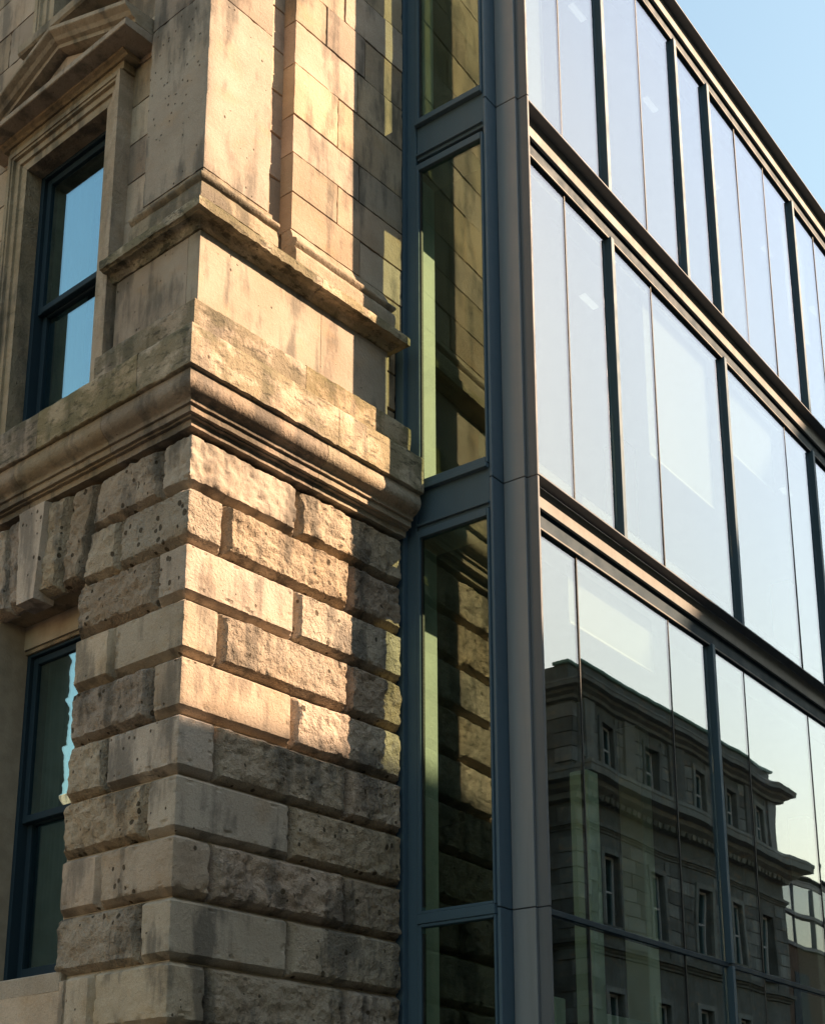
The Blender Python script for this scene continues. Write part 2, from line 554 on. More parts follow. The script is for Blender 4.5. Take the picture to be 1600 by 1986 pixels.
# --- rusticated courses
Z0 = 2.8918
CH = 0.36
zc = [Z0 + CH * (i - 8) for i in range(0, 18)]      # course bottoms; index 8 sits at Z0
names_top = Z0 + CH * 9                               # 6.13
for i in range(0, 17):
    z0, z1 = zc[i], zc[i] + CH
    if z1 > names_top + 0.01:
        break
    k = i - 8
    if z0 < 2.0:
        if z1 < 0.3:
            continue
    even = (k % 2 == 0)     # even: long arm of the corner stone on the right face
    # A..J from the photograph: top course (k=8) even
    rr = random.random
    if even:
        cs = "smooth" if k not in (8,) else "rock"
        block("stone_block", SB, M["pale" if k in (0, 2, -2, 8) else cs], -0.283, 0.932, z0, z1, rock=0.75 if cs == "rock" else 0, chip=0.009)
        rk = {8: 0.9, 6: 0.45, 4: 0.8, 2: 0.8, 0: 0.35}.get(k, 0.8)
        block("stone_block", SB, M['rock'], 0.932, XE, z0, z1, rock=rk)
        lrock = {8: 0.8, 6: 1.0, 4: 0.9, 2: 1.0, 0: 0.9}.get(k, 0.9)
    else:
        cs = {7: 0.55, 5: 0.0, 3: 0.0, 1: 0.25, -1: 0.25}.get(k, 0.2)
        block("stone_block", SB, M['pale' if k in (-1, 3) else 'smooth' if cs < 0.3 else 'rock'], -0.672, 0.306, z0, z1, rock=cs, chip=0.009)
        block("stone_block", SB, M['rock'], 0.306, 1.425, z0, z1, rock={7: 1.0, 5: 0.75, 3: 1.0, 1: 1.0}.get(k, 0.9))
        block("stone_block", SB, M['rock'], 1.425, XE, z0, z1, rock=0.9)
        lrock = {7: 0.7, 5: 0.0, 3: 0.8, 1: 0.0}.get(k, 0.7)
    inner = -0.283 if even else -0.672
    block("stone_block", SB, M['rock'], -(4.5 if even else 4.1), -3.6, z0, z1, rock=0.8, step=0.03)
    block("stone_block", SB, M['rock'], -5.3, -(4.5 if even else 4.1), z0, z1, rock=0.8, step=0.03)
    lm = M['rock'] if lrock > 0.3 else M['smooth']
    if z1 > 5.45 and k >= 7:
        # stones cut to meet the flat arch
        def skew(z):
            return -(1.045 + (0.905 - 1.045) * (z - 5.45) / 0.68)
        block("stone_block", SB, lm, skew(z0) if k == 8 else -1.04, inner, z0, z1, rock=lrock, s0t=skew(z1), s1t=inner)
        block("stone_block", SB, lm, -(3.1 - inner * -1 - 0.0) if False else -3.6, -(3.10 + skew(z0)), z0, z1, rock=lrock, s0t=-3.6, s1t=-(3.10 + skew(z1)))
    elif z0 > 2.80:
        block("stone_block", SB, lm, -1.068, inner, z0, z1, rock=lrock)
        block("stone_block", SB, M['rock'], -(2.75 if even else 2.4), -2.032, z0, z1, rock=0.8)
        block("stone_block", SB, M['rock'], -3.6, -(2.75 if even else 2.4), z0, z1, rock=0.8)
    else:
        cuts = [-0.9, -1.9, -3.0] if even else [-1.45, -2.5, -3.0]
        if k == -1:
            block("stone_block", SB, M['smooth'], -0.96, inner, z0, z1, rock=0)
            block("stone_block", SB, M['smooth'], -2.10, -0.96, z0, z1 - 0.02, rock=0, c=0.02, p0=-0.02, bev=0.01)
            block("stone_block", SB, M['smooth'], -3.6, -2.10, z0, z1, rock=0)
        else:
            p = inner
            for cu in cuts + [-3.6]:
                block("stone_block", SB, M['smooth'], cu, p, z0, z1, rock=0.2)
                p = cu
# far end of the left wall beyond the frame
box("wall_end", -0.0, 0.05, 5.31, YF, 0.0, 6.12, M['rock'], SB)
box("wall_end", 0.055, 0.14, 5.22, YF, 7.03, 13.38, M['ashlar'], SB)
box("plinth", -0.06, XE, -0.06, 0.05, 0, 0.36, M['smooth'], SB, 0.02)

# --- flat arch over the lower window: voussoirs, keystone, recessed lintel and reveals
for (a0, a1, b0, b1) in ((0.905, 1.195, 1.045, 1.27), (1.195, 1.43, 1.27, 1.49), (1.67, 1.905, 1.61, 1.83), (1.905, 2.195, 1.83, 2.055)):
    block("voussoir", SB, M['rock'], -b1, -b0, 5.45, 6.13, rock=1.0, s0t=-a1, s1t=-a0, c=0.075, p0=0.02 if a0 in (1.195, 1.67) else 0.0, bev=0.035)
block("keystone", SB, M['smooth'], -1.66, -1.44, 5.41, 6.125, rock=0, s0t=-1.72, s1t=-1.38, c=0.125, p0=0.065, bev=0.012)
boxes("window_lintel", [(0.285, 0.335, WY0 - 0.0, WY1 + 0.0, 5.27, 5.298), (0.07, 0.268, WY0 - 0.03, WY1 + 0.03, 5.47, 5.60)], M['mould'], SB, 0.003)
boxes("window_reveal", [(cz + 0.003, 0.45, WY0 - 0.004, WY0 + 0.006, 2.9, 5.268), (cz + 0.003, 0.45, WY1 - 0.006, WY1 + 0.004, 2.9, 5.268)],
      M['smooth'], SB)
box("window_sill", 0.02, 0.36, WY0 - 0.06, WY1 + 0.06, 2.80, 2.925, M['smooth'], SB, 0.008)

# --- bed mouldings and corona of the cornice (stones jointed as in the photograph)
bed = [(-0.03, 6.135), (0.028, 6.136), (0.030, 6.178), (0.054, 6.182), (0.056, 6.192), (0.079, 6.196), (0.081, 6.238), (0.098, 6.242), (0.100, 6.262)] + \
      arc(0.106, 6.27, 0.162, 6.40, 0.034, 7) + [(0.162, 6.418)]
for (a, b) in ((-YF, -4.9), (-4.9, -3.6), (-3.6, -2.5), (-2.5, -1.63), (-1.63, -0.69), (-0.69, 1.02), (1.02, XE - 0.01)):
    sweep("bed_moulding", SB, M['mould'], bed, a, b, jit=0.002, step=0.03 if a > 0.9 else 0.04, edge=0.004)
cor = [(0.06, 6.421), (0.180, 6.423), (0.190, 6.43), (0.192, 6.69), (0.182, 6.705), (0.10, 6.74), (0.02, 6.75)]
for (a, b) in ((-YF, -4.8), (-4.8, -3.6), (-3.6, -2.45), (-2.45, -1.36), (-1.36, -0.32), (-0.32, 1.095), (1.095, XE - 0.002)):
    sweep("corona_stone", SB, M['mossy'], cor, a, b, jit=0.004, step=0.03, edge=0.012)

# --- pedestal: plinth, die, string course
pl = [(0.05, 6.742), (0.118, 6.745), (0.120, 6.93), (0.112, 6.945), (0.085, 6.955)] + arc(0.08, 6.96, 0.012, 7.03, -0.015, 5)
sweep("pedestal_plinth", SB, M['mossy'], pl, -0.87, 0.85, jit=0.004, step=0.03, edge=0.010)
sweep("pedestal_plinth", SB, M['mossy'], pl, 0.85, 1.79, ret=0.14, jit=0.003, step=0.03, edge=0.006)
die = [(-0.05, 7.032), (0.0, 7.034), (0.0, 7.552), (-0.05, 7.553)]
sweep("pedestal_die", SB, M['die'], die, -0.845, -0.115, jit=0.0015)
sweep("pedestal_die", SB, M['die'], die, -0.115, 1.10, jit=0.0015)
sweep("pedestal_die", SB, M['die'], die, 1.10, 1.79, ret=0.14, jit=0.0015)
stg = [(-0.03, 7.554), (0.014, 7.556), (0.02, 7.566)] + arc(0.024, 7.568, 0.092, 7.605, -0.018, 5) + \
      [(0.100, 7.612), (0.118, 7.616), (0.120, 7.672), (0.114, 7.684), (0.085, 7.715), (0.06, 7.735), (0.0, 7.75)]
sweep("string_course", SB, M['string'], stg, -0.89, 0.99, jit=0.004, step=0.025, edge=0.014)
sweep("string_course", SB, M['mossy'], stg, 0.99, 1.79, ret=0.14, jit=0.003, step=0.03, edge=0.006)
# wall behind, between the pedestal and the glass block and under the window line
block("ashlar_block", SB, M['ashlar'], 1.79, XE, 6.75, 7.18, p0=-0.08, c=0.05, bev=0.006, step=0.05)
block("ashlar_block", SB, M['ashlar'], 1.79, XE, 7.18, 7.48, p0=-0.08, c=0.05, bev=0.006, step=0.05)
block("ashlar_block", SB, M['ashlar'], 1.79, XE, 7.48, 7.78, p0=-0.08, c=0.05, bev=0.006, step=0.05)

# --- corner pilaster with its moulded base
base1 = [(-0.05, 7.735), (0.066, 7.74), (0.068, 7.80), (0.058, 7.84), (0.050, 7.865)] + arc(0.05, 7.868, 0.046, 7.935, 0.030, 7) + \
        [(0.030, 7.942), (0.024, 7.962)] + arc(0.022, 7.964, 0.0, 8.02, -0.010, 4)
sweep("pilaster_base", SB, M['mould'], base1, -0.655, 0.615, jit=0.003, step=0.025, edge=0.006, back=0.12)
for (a, b) in ((8.02, 9.46), (9.46, 10.9), (10.9, 12.3), (12.3, 13.38)):
    block("pilaster_stone", SB, M['die'] if a < 9 else M['ashlar'], -0.61, 0.575, a, b, c=0.13, bev=0.006, step=0.045, chip=0.007, gap=0.0015, skirt=0.012)
# slot between pilaster and wall (recessed ashlar)
zz = 7.75
while zz < 13.3:
    block("ashlar_block", SB, M['ashlar'], 0.52, 0.86, zz, min(zz + 0.36, 13.38), p0=-0.125, c=0.016, bev=0.005, step=0.06, skirt=0.008)
    zz += 0.36

# --- ashlar wall on the right face
rows = [8.035, 8.34, 8.665, 8.985, 9.42, 9.79, 10.15, 10.52, 10.9, 11.25, 11.6, 11.95, 12.3, 12.66, 13.0, 13.38]
joints = [[0.795, 1.495, XE], [0.795, 1.255, XE], [0.795, 1.485, XE], [0.795, 1.25, XE], [0.795, 1.455, XE],
          [0.795, 1.115, 1.535, XE], [0.795, 1.31, XE], [0.795, 1.5, XE], [0.795, 1.2, XE]]
for r in range(len(rows) - 1):
    js = joints[r % len(joints)]
    for a, b in zip(js[:-1], js[1:]):
        block("ashlar_block", SB, M['ashlar'], a, b, rows[r], rows[r + 1], p0=-0.012, c=0.12, bev=0.005, step=0.04, gap=0.0018, chip=0.004, skirt=0.012)
base2 = [(-0.05, 7.75), (0.050, 7.752), (0.052, 7.83), (0.046, 7.86), (0.032, 7.875)] + arc(0.03, 7.88, 0.026, 7.95, 0.026, 6) + \
        [(0.012, 7.957), (0.008, 7.98), (-0.012, 8.033)]
sweep("wall_base_moulding", SB, M['mould'], base2, 0.795, 1.775, ret=0.10, jit=0.003, step=0.03, edge=0.008, back=0.1)
block("ashlar_block", SB, M['ashlar'], 1.70, XE, 7.78, 8.035, p0=-0.02, c=0.12, bev=0.006, step=0.05, skirt=0.012)

# --- ashlar on the left face beside and beyond the windows
lr = [7.03, 7.39, 7.75, 8.07, 8.39, 8.71, 9.03, 9.36, 9.70, 10.05, 10.40, 10.75, 11.1, 11.45, 11.8, 12.15, 12.5, 12.9, 13.38]
for r in range(len(lr) - 1):
    z0, z1 = lr[r], lr[r + 1]
    segs = [(-0.98, -0.58)] if z0 < 9.3 or z0 > 10.3 else [(-1.5 if r % 2 else -1.3, -0.58), (-2.2, -1.5 if r % 2 else -1.3)]
    far = [(-2.9 if r % 2 else -2.55, -2.14), (-3.42, -2.9 if r % 2 else -2.55)]
    if 9.3 < z0 < 10.3:
        far = [(-2.85 if r % 2 else -2.6, -2.2), (-3.42, -2.85 if r % 2 else -2.6)]
    far += [(-4.3 if r % 2 else -4.0, -3.42), (-5.2, -4.3 if r % 2 else -4.0)]
    for a, b in segs + far:
        block("ashlar_block", SB, M['ashlar'], a, b, z0, z1, p0=-0.058, c=0.07, bev=0.005, step=0.05, gap=0.0018, skirt=0.014)
box("window_apron", 0.058, 0.14, 2.16, YF, 6.742, 7.028, M['ashlar'], SB)

# --- sloping sill stones under the upper window (sit on the cornice)
def prism(name, pts, axis, a, b, mat, parent, smooth=None):
    """extrude a polygon; axis 'y': pts are (x,z); axis 'x': pts are (y,z)"""
    V = []
    for t in (a, b):
        for (p, q) in pts:
            V.append((p, t, q) if axis == 'y' else (t, p, q))
    n = len(pts)
    F = [tuple(range(n)), tuple(range(2 * n - 1, n - 1, -1))]
    for i in range(n):
        j = (i + 1) % n
        F.append((i, i + n, j + n, j))
    o = mk(name, V, F, mat, parent)
    bm = bmesh.new(); bm.from_mesh(o.data)
    bmesh.ops.recalc_face_normals(bm, faces=bm.faces[:])
    bm.to_mesh(o.data); bm.free()
    if smooth:
        o.data.shade_smooth(); o.data.set_sharp_from_angle(angle=R(smooth))
    return o


sweep("window_sill", SB, M['mossy'], [(0.0, 6.755), (-0.01, 6.79), (-0.05, 6.83), (-0.21, 6.862)], -2.13, -0.90, jit=0.004, step=0.04, back=0.36, gap=0.0)

# --- upper window architrave (stepped), frieze, pediment
AW = 0.19
def architrave(z0, z1, tag_head=True, yc=1.55, hw=0.485, m=M['mould']):
    y0, y1 = yc - hw, yc + hw
    for s in (-1, 1):
        e = y0 if s < 0 else y1
        def yy(d):
            return e + s * d
        pts = [(0.145, yy(-0.001)), (-0.012, yy(0.0)), (-0.012, yy(0.07)), (-0.030, yy(0.073)), (-0.030, yy(0.125)),
               (-0.052, yy(0.130)), (-0.052, yy(0.150)), (-0.062, yy(0.152)), (-0.062, yy(AW)), (0.062, yy(AW))]
        V = []
        for zz_ in (z0, z1):
            for (x, y) in pts:
                V.append((x, y, zz_ if zz_ == z0 else z1 + max(0, abs(y - e))))
        n = len(pts)
        F = [tuple(range(n)), tuple(range(n, 2 * n))] + [(i, (i + 1) % n, (i + 1) % n + n, i + n) for i in range(n)]
        o = mk("window_jamb", V, F, m, SB)
        bm = bmesh.new(); bm.from_mesh(o.data); bmesh.ops.recalc_face_normals(bm, faces=bm.faces[:]); bm.to_mesh(o.data); bm.free()
    # head: mitred steps
    prof = [(0.145, -0.001), (-0.012, 0.0), (-0.012, 0.07), (-0.030, 0.073), (-0.030, 0.125), (-0.052, 0.130), (-0.052, 0.150), (-0.062, 0.152), (-0.062, AW), (0.062, AW)]
    V = []
    for s, e in ((-1, y0), (1, y1)):
        for (x, d) in prof:
            V.append((x, e + s * max(0, d), z1 + 0.002 + d))
    n = len(prof)
    F = [tuple(range(n)), tuple(range(n, 2 * n))] + [(i, (i + 1) % n, (i + 1) % n + n, i + n) for i in range(n)]
    o = mk("window_head", V, F, m, SB)
    bm = bmesh.new(); bm.from_mesh(o.data); bmesh.ops.recalc_face_normals(bm, faces=bm.faces[:]); bm.to_mesh(o.data); bm.free()


architrave(6.83, 9.10)
prism("frieze", [(0.06, 9.294), (-0.045, 9.294), (-0.045, 9.36), (0.06, 9.36)], 'y', 0.86, 2.24, M['mould'], SB)
bedp = [(0.06, 9.362), (-0.06, 9.362), (-0.075, 9.375), (-0.10, 9.385), (-0.105, 9.398), (0.06, 9.398)]
prism("pediment_bed_moulding", bedp, 'y', 0.80, 2.30, M['mould'], SB)
PY0, PY1 = 0.63, 2.47
prism("pediment_cornice", [(0.06, 9.40), (-0.215, 9.40), (-0.222, 9.405), (-0.222, 9.445), (-0.205, 9.462), (0.06, 9.47)], 'y', PY0, PY1, M['mould'], SB)
tri = [(PY0 + 0.12, 9.472), (PY1 - 0.12, 9.472), (1.55, 9.80)]
prism("tympanum", tri, 'x', -0.06, 0.055, M['ashlar'], SB)
# raking cornices: profile swept up each slope
for s in (-1, 1):
    ye = PY0 if s < 0 else PY1
    rise = 0.352
    run = (1.55 - ye)
    prof = [(0.055, 0.002), (-0.135, 0.002), (-0.14, 0.03), (-0.17, 0.04), (-0.19, 0.065), (-0.225, 0.085), (-0.232, 0.092), (-0.232, 0.122), (0.055, 0.135)]
    V = []
    for t in (0.0, 1.0):
        for (x, dz) in prof:
            V.append((x, ye + run * t + (0.0008 * s if t else 0), 9.47 + rise * t + dz))
    n = len(prof)
    F = [tuple(range(n)), tuple(range(n, 2 * n))] + [(i, (i + 1) % n, (i + 1) % n + n, i + n) for i in range(n)]
    o = mk("raking_cornice", V, F, M['mould'], SB)
    bm = bmesh.new(); bm.from_mesh(o.data); bmesh.ops.recalc_face_normals(bm, faces=bm.faces[:]); bm.to_mesh(o.data); bm.free()

# --- second-floor window: sill and architrave (only its foot is in view)
prism("window_sill", [(0.06, 10.115), (-0.11, 10.115), (-0.125, 10.13), (-0.125, 10.20), (0.30, 10.245)], 'y', 0.98, 2.12, M['mould'], SB)
architrave(10.24, 12.2, hw=0.30)
boxes("wall_core", [(0.10, 0.45, 1.08, 1.25, 10.26, 12.3), (0.10, 0.45, 1.85, 2.02, 10.26, 12.3)], M['ashlar'], SB)


# --- sash windows
def sash_window(z0, z1, zm, x, y0, y1, fr=0.055):
    w = bpy.data.objects.new("sash_window", None)
    COL.objects.link(w)
    w.parent = SB
    boxes("frame", [(x - 0.03, x + 0.10, y0, y0 + 0.05, z0, z1), (x - 0.03, x + 0.10, y1 - 0.05, y1, z0, z1),
                    (x - 0.03, x + 0.10, y0 + 0.05, y1 - 0.05, z1 - 0.05, z1), (x - 0.03, x + 0.10, y0 + 0.05, y1 - 0.05, z0, z0 + 0.06)],
          M['sash'], w, 0.004)
    a, b = y0 + 0.052, y1 - 0.052
    # upper sash stands in front
    boxes("upper_sash", [(x, x + 0.042, a, a + fr, zm, z1 - 0.052), (x, x + 0.042, b - fr, b, zm, z1 - 0.052),
                         (x, x + 0.042, a + fr, b - fr, z1 - 0.052 - fr, z1 - 0.052), (x - 0.006, x + 0.042, a + fr, b - fr, zm, zm + 0.05)],
          M['sash'], w, 0.004)
    box("pane", x + 0.018, x + 0.024, a + fr - 0.003, b - fr + 0.003, zm + 0.05, z1 - 0.05 - fr, M['winpane'], w)
    x2 = x + 0.045
    boxes("lower_sash", [(x2, x2 + 0.042, a, a + fr, z0 + 0.062, zm + 0.04), (x2, x2 + 0.042, b - fr, b, z0 + 0.062, zm + 0.04),
                         (x2, x2 + 0.042, a + fr, b - fr, zm - 0.01, zm + 0.04), (x2, x2 + 0.042, a + fr, b - fr, z0 + 0.062, z0 + 0.15)],
          M['sash'], w, 0.004)
    box("pane", x2 + 0.018, x2 + 0.024, a + fr - 0.003, b - fr + 0.003, z0 + 0.15, zm - 0.01, M['winpane'], w)
    return w


def curtain(w, x, y0, y1, z0, z1):
    n = 60
    V = []
    for i in range(n + 1):
        t = i / n
        for z in (z0, z1):
            V.append((x + 0.025 * math.sin(t * 44) + 0.012 * math.sin(t * 17 + z), y0 + (y1 - y0) * t, z))
    F = [(2 * i, 2 * i + 1, 2 * i + 3, 2 * i + 2) for i in range(n)]
    o = mk("curtain", V, F, M['curtain'], w, smooth=60)
    md = o.modifiers.new("thickness", 'SOLIDIFY')
    md.thickness = 0.004


_w = sash_window(6.865, 9.125, 7.90, 0.15, 1.055, 2.045, 0.05)
curtain(_w, 0.36, 1.72, 2.02, 6.9, 9.1)
_w = sash_window(2.925, 5.30, 4.06, 0.335, 1.06, 2.04, 0.05)
curtain(_w, 0.50, 1.66, 2.02, 2.95, 5.28)
sash_window(10.25, 12.22, 11.2, 0.165, 1.25, 1.85, 0.045)

# ================================================================== GLASS BUILDING (local frame turned by DELTA)
GB = empty("glass_building", "modern glass office block with blue steel frame against the sandstone building", "building", (0, 0, 0), DELTA)
GE = 16.0                       # facade length
LV = [6.50, 9.635, 12.78]       # ledge tips
GG = -0.91                      # glass plane of the long facade
RG = 2.06                       # glass plane of the return
# --- corner column: segments between the joints
segs = [(-0.1, 3.405), (3.412, 6.437), (6.444, 9.597), (9.604, 12.9)]
for a, b in segs:
    c_ = bpy.data.objects.new("corner_column", None); COL.objects.link(c_); c_.parent = GB
    box("casing", 2.05, 2.325, -0.825, -0.80, a, b, M['post'], c_, 0.004)
    box("flange", 2.190, 2.219, -1.0, -0.827, a, b, M['flange'], c_, 0.003)
    box("fin", 2.220, 2.245, -1.085, -0.827, a, b, M['grey'], c_, 0.003)
# --- return: post against the stone, transoms, panes
post_o = boxes("post", [(1.985, 2.035, -0.105, -0.03, -0.1, 12.9), (2.036, 2.10, -0.185, -0.02, -0.1, 12.9)], M['navy'], GB, 0.004)
box("seal_strip", 1.988, 2.035, -0.029, 0.02, -0.1, 12.9, M['seal'], GB)
rl = [(-0.1, 3.36), (3.43, 6.20), (6.55, 9.29), (9.67, 12.45)]
for i, (a, b) in enumerate(rl):
    box("pane", RG - 0.004, RG + 0.004, -0.795, -0.186, a, b, M['retpane'], GB)
    boxes("pane_frame", [(2.03, 2.085, -0.215, -0.187, a, b), (2.03, 2.085, -0.80, -0.785, a, b),
                         (2.028, 2.088, -0.784, -0.216, a - 0.002, a + 0.045 if i != 1 else a + 0.02), (2.028, 2.088, -0.784, -0.216, b - 0.055 if i else b - 0.02, b + 0.002)],
          M['navy'], GB, 0.003)
for (a, b) in rl:
    boxes("gasket", [(RG - 0.012, RG + 0.012, -0.226, -0.2155, a + 0.05, b - 0.06), (RG - 0.012, RG + 0.012, -0.7845, -0.774, a + 0.05, b - 0.06)], M['seal'], GB)
box("transom", 2.02, 2.09, -0.80, -0.186, 3.363, 3.427, M['navy'], GB, 0.003)
for L in LV[:2]:
    box("transom", 2.052, 2.12, -0.80, -0.186, L - 0.29, L + 0.02, M['navy'], GB, 0.003)
    box("transom_ledge", 2.008, 2.051, -0.80, -0.186, L + 0.008, L + 0.04, M['navy'], GB, 0.003)
    box("transom_ledge", 2.028, 2.051, -0.80, -0.186, L - 0.262, L - 0.245, M['navy'], GB, 0.002)
# --- long facade
mull = {2: [3.70, 5.17, 5.89, 8.06, 9.5, 10.95, 11.67, 13.8], 1: [3.70, 5.87, 8.05, 10.2, 12.4, 14.6], 0: [5.20, 8.05, 10.2, 13.1, 14.6]}
jts = {2: [3.02, 4.47, 6.62, 7.35, 8.78, 10.2, 12.4, 13.1, 14.6], 1: [3.02, 4.47, 7.38, 9.5, 10.95, 13.1], 0: [3.01, 4.46, 5.92, 7.40, 9.5, 11.67, 12.4, 13.8]}
zb = [(3.465, 6.30), (6.52, 9.43), (9.655, 12.575)]
FIN = -0.96
for i, L in enumerate(LV):
    # ledge plate, fascia, recessed head and the thin window head trim
    box("beam_ledge", 2.246, GE, -1.05, FIN + 0.004, L - 0.014, L, M['grey'], GB, 0.002)
    box("beam_fascia", 2.246, GE, FIN, -0.935, L - 0.178, L - 0.015, M['silver'], GB, 0.002)
    box("beam_head", 2.33, GE, -0.925, -0.80, L - 0.268, L - 0.02, M['sash'], GB)
    box("window_head", 2.33, GE, -0.930, -0.85, L - 0.325, L - 0.27, M['sash'], GB, 0.003)
    box("head_trim", 2.33, GE, -0.940, -0.9305, L - 0.325, L - 0.312, M['silver'], GB, 0.001)
    if i < 2:
        box("window_sill", 2.33, GE, -0.94, -0.85, L + 0.001, L + 0.022, M['navy'], GB, 0.002)
box("roof_coping", 2.25, GE, -1.0, 6.0, 12.783, 12.84, M['grey'], GB, 0.004)


def panes(z0, z1, row, ms, js):
    edges = sorted([2.32] + ms + js + [GE])
    for a, b in zip(edges[:-1], edges[1:]):
        la = 0.028 if a in ms else 0.006
        lb = 0.028 if b in ms else 0.006
        o = box("pane", -(b - a) / 2 + la, (b - a) / 2 - lb, -0.004, 0.004, -(z1 - z0) / 2, (z1 - z0) / 2, M['pane'], GB)
        o.location = ((a + b) / 2, GG, (z0 + z1) / 2)
        o.rotation_euler = (R(random.uniform(-0.16, 0.16)), 0, R(random.uniform(-0.22, 0.22)))
    for m in ms:
        box("mullion", m - 0.001, m + 0.052, FIN, -0.86, z0 - 0.01, z1 + 0.01, M['navy'], GB, 0.003)
    for j in js:
        box("glazing_joint", j - 0.007, j + 0.007, GG - 0.008, GG + 0.016, z0, z1, M['seal'], GB)


panes(3.457, 6.18, 0, mull[0], jts[0])
panes(6.522, 9.312, 1, mull[1], jts[1])
panes(9.657, 12.458, 2, mull[2], jts[2])
panes(0.12, 3.413, 0, mull[0], jts[0])
box("mid_rail", 2.33, GE, -0.93, -0.86, 3.415, 3.455, M['sash'], GB, 0.003)
box("base_rail", 2.0, GE, -0.96, -0.80, -0.1, 0.12, M['navy'], GB, 0.003)
# --- interior: floor slabs with ceilings, columns, unseen upstands added behind the glass to cut the sunlight, back wall
for L in LV:
    s_ = box("floor_slab", 2.36, GE, -0.695, 6.0, L - 0.34, L - 0.09, M['ceil'], GB)
    box("carpet", 2.36, GE, -0.69, 6.0, L - 0.089, L - 0.06, M['carpet'], GB)
    k = 0
    gx = 4.2
    while gx < GE - 0.5:
        for gy in ((-0.42,) if L > 7 else ()):
            box("ceiling_light", gx, gx + 0.24, gy, gy + 0.06, L - 0.352, L - 0.341, M['light'], s_)
        gx += 1.46
box("ground_slab", 2.1, GE, -0.69, 6.0, -0.1, 0.05, M['carpet'], GB)
for L, top in ((0.05, 6.15), (6.45, 9.28), (9.59, 12.42)):
    box("inner_column", 2.135, 2.335, -0.15, 0.10, L, top, M['screen2'], GB, 0.012)
    for gx in (6.6, 10.9):
        box("inner_column", gx, gx + 0.22, 0.5, 0.75, L, top, M['white'], GB, 0.012)
for L in LV[:2]:
    box("sun_cut_upstand", 2.34, GE - 0.1, -0.66, -0.52, L - 0.05, L + 0.50, M['inner'], GB, 0.005)  # added upstand, out of view, ends the sun patches at their lower edge
box("inner_column", 3.62, 3.78, -0.60, -0.44, 0.05, 4.75, M['screen'], GB, 0.008)
box("reception_counter", 3.79, 5.6, -0.58, -0.40, 0.05, 2.93, M['screen'], GB, 0.008)
box("inner_column", 3.06, 3.20, -0.60, -0.46, 0.05, 2.97, M['screen'], GB, 0.008)
for (a, b, z0, z1) in ((4.53, 5.80, 7.75, 9.30), (5.98, 7.30, 8.55, 9.30), (3.08, 4.40, 5.72, 6.17), (2.40, 2.96, 10.0, 12.44), (8.12, 8.72, 11.0, 12.44)):
    box("roller_blind", a, b, -0.80, -0.796, z0, z1, M['blind'], GB)
    box("blind_rail", a, b, -0.806, -0.79, z0 - 0.02, z0 - 0.001, M['silver'], GB)
boxes("back_wall", [(2.0, GE, 6.0, 6.2, -0.1, 12.78), (GE - 0.05, GE, -0.7, 6.0, -0.1, 12.78)], M['inner'], GB)
for gx in (4.4, 8.1, 11.6):
    box("partition", gx, gx + 0.1, 1.6, 5.99, 6.42, 9.28, M['inner'], GB)
    box("partition", gx - 0.9, gx - 0.8, 2.2, 5.99, 9.56, 12.42, M['inner'], GB)
    box("partition", gx + 0.5, gx + 0.6, 1.9, 5.99, 0.05, 6.14, M['inner'], GB)


# ================================================================== BUILDINGS ACROSS THE STREET (seen in the glass, cast the shade)
def far_window(parent, cx, z0, z1, w, face, plane, surround=True, mats=None):
    """window on a wall; face '+y' plane y, or '-x'/'+x' plane x. cx runs along the wall."""
    st_, fr_, pa_ = mats or (M['far'], M['farframe'], M['winpane'])
    wo = bpy.data.objects.new("window", None); COL.objects.link(wo); wo.parent = parent

    def bx(n, a0, a1, d0, d1, zz0, zz1, m):
        if face == '+y':
            return (n, a0, a1, plane + d0, plane + d1, zz0, zz1, m)
        if face == '+x':
            return (n, plane + d0, plane + d1, a0, a1, zz0, zz1, m)
        return (n, plane - d1, plane - d0, a0, a1, zz0, zz1, m)

    def put(n, lst, m):
        boxes(n, [bx(n, *t, m)[1:7] for t in lst], m, wo)
    h = w / 2
    if surround:
        put("surround", [(cx - h - 0.16, cx - h, -0.02, 0.07, z0, z1 + 0.16), (cx + h, cx + h + 0.16, -0.02, 0.07, z0, z1 + 0.16),
                         (cx - h, cx + h, -0.02, 0.07, z1, z1 + 0.16)], st_)
        put("sill", [(cx - h - 0.2, cx + h + 0.2, -0.02, 0.14, z0 - 0.13, z0)], st_)
    zm = (z0 + z1) / 2
    put("frame", [(cx - h, cx - h + 0.07, -0.22, -0.15, z0, z1), (cx + h - 0.07, cx + h, -0.22, -0.15, z0, z1),
                  (cx - h + 0.07, cx + h - 0.07, -0.22, -0.15, z1 - 0.07, z1), (cx - h + 0.07, cx + h - 0.07, -0.22, -0.15, z0, z0 + 0.08),
                  (cx - h + 0.07, cx + h - 0.07, -0.22, -0.15, zm - 0.03, zm + 0.03), (cx - 0.02, cx + 0.02, -0.21, -0.16, z0 + 0.08, z1 - 0.07)], fr_)
    put("pane", [(cx - h + 0.07, cx + h - 0.07, -0.19, -0.18, z0 + 0.08, zm - 0.03), (cx - h + 0.07, cx + h - 0.07, -0.19, -0.18, zm + 0.03, z1 - 0.07)], pa_)
    return wo


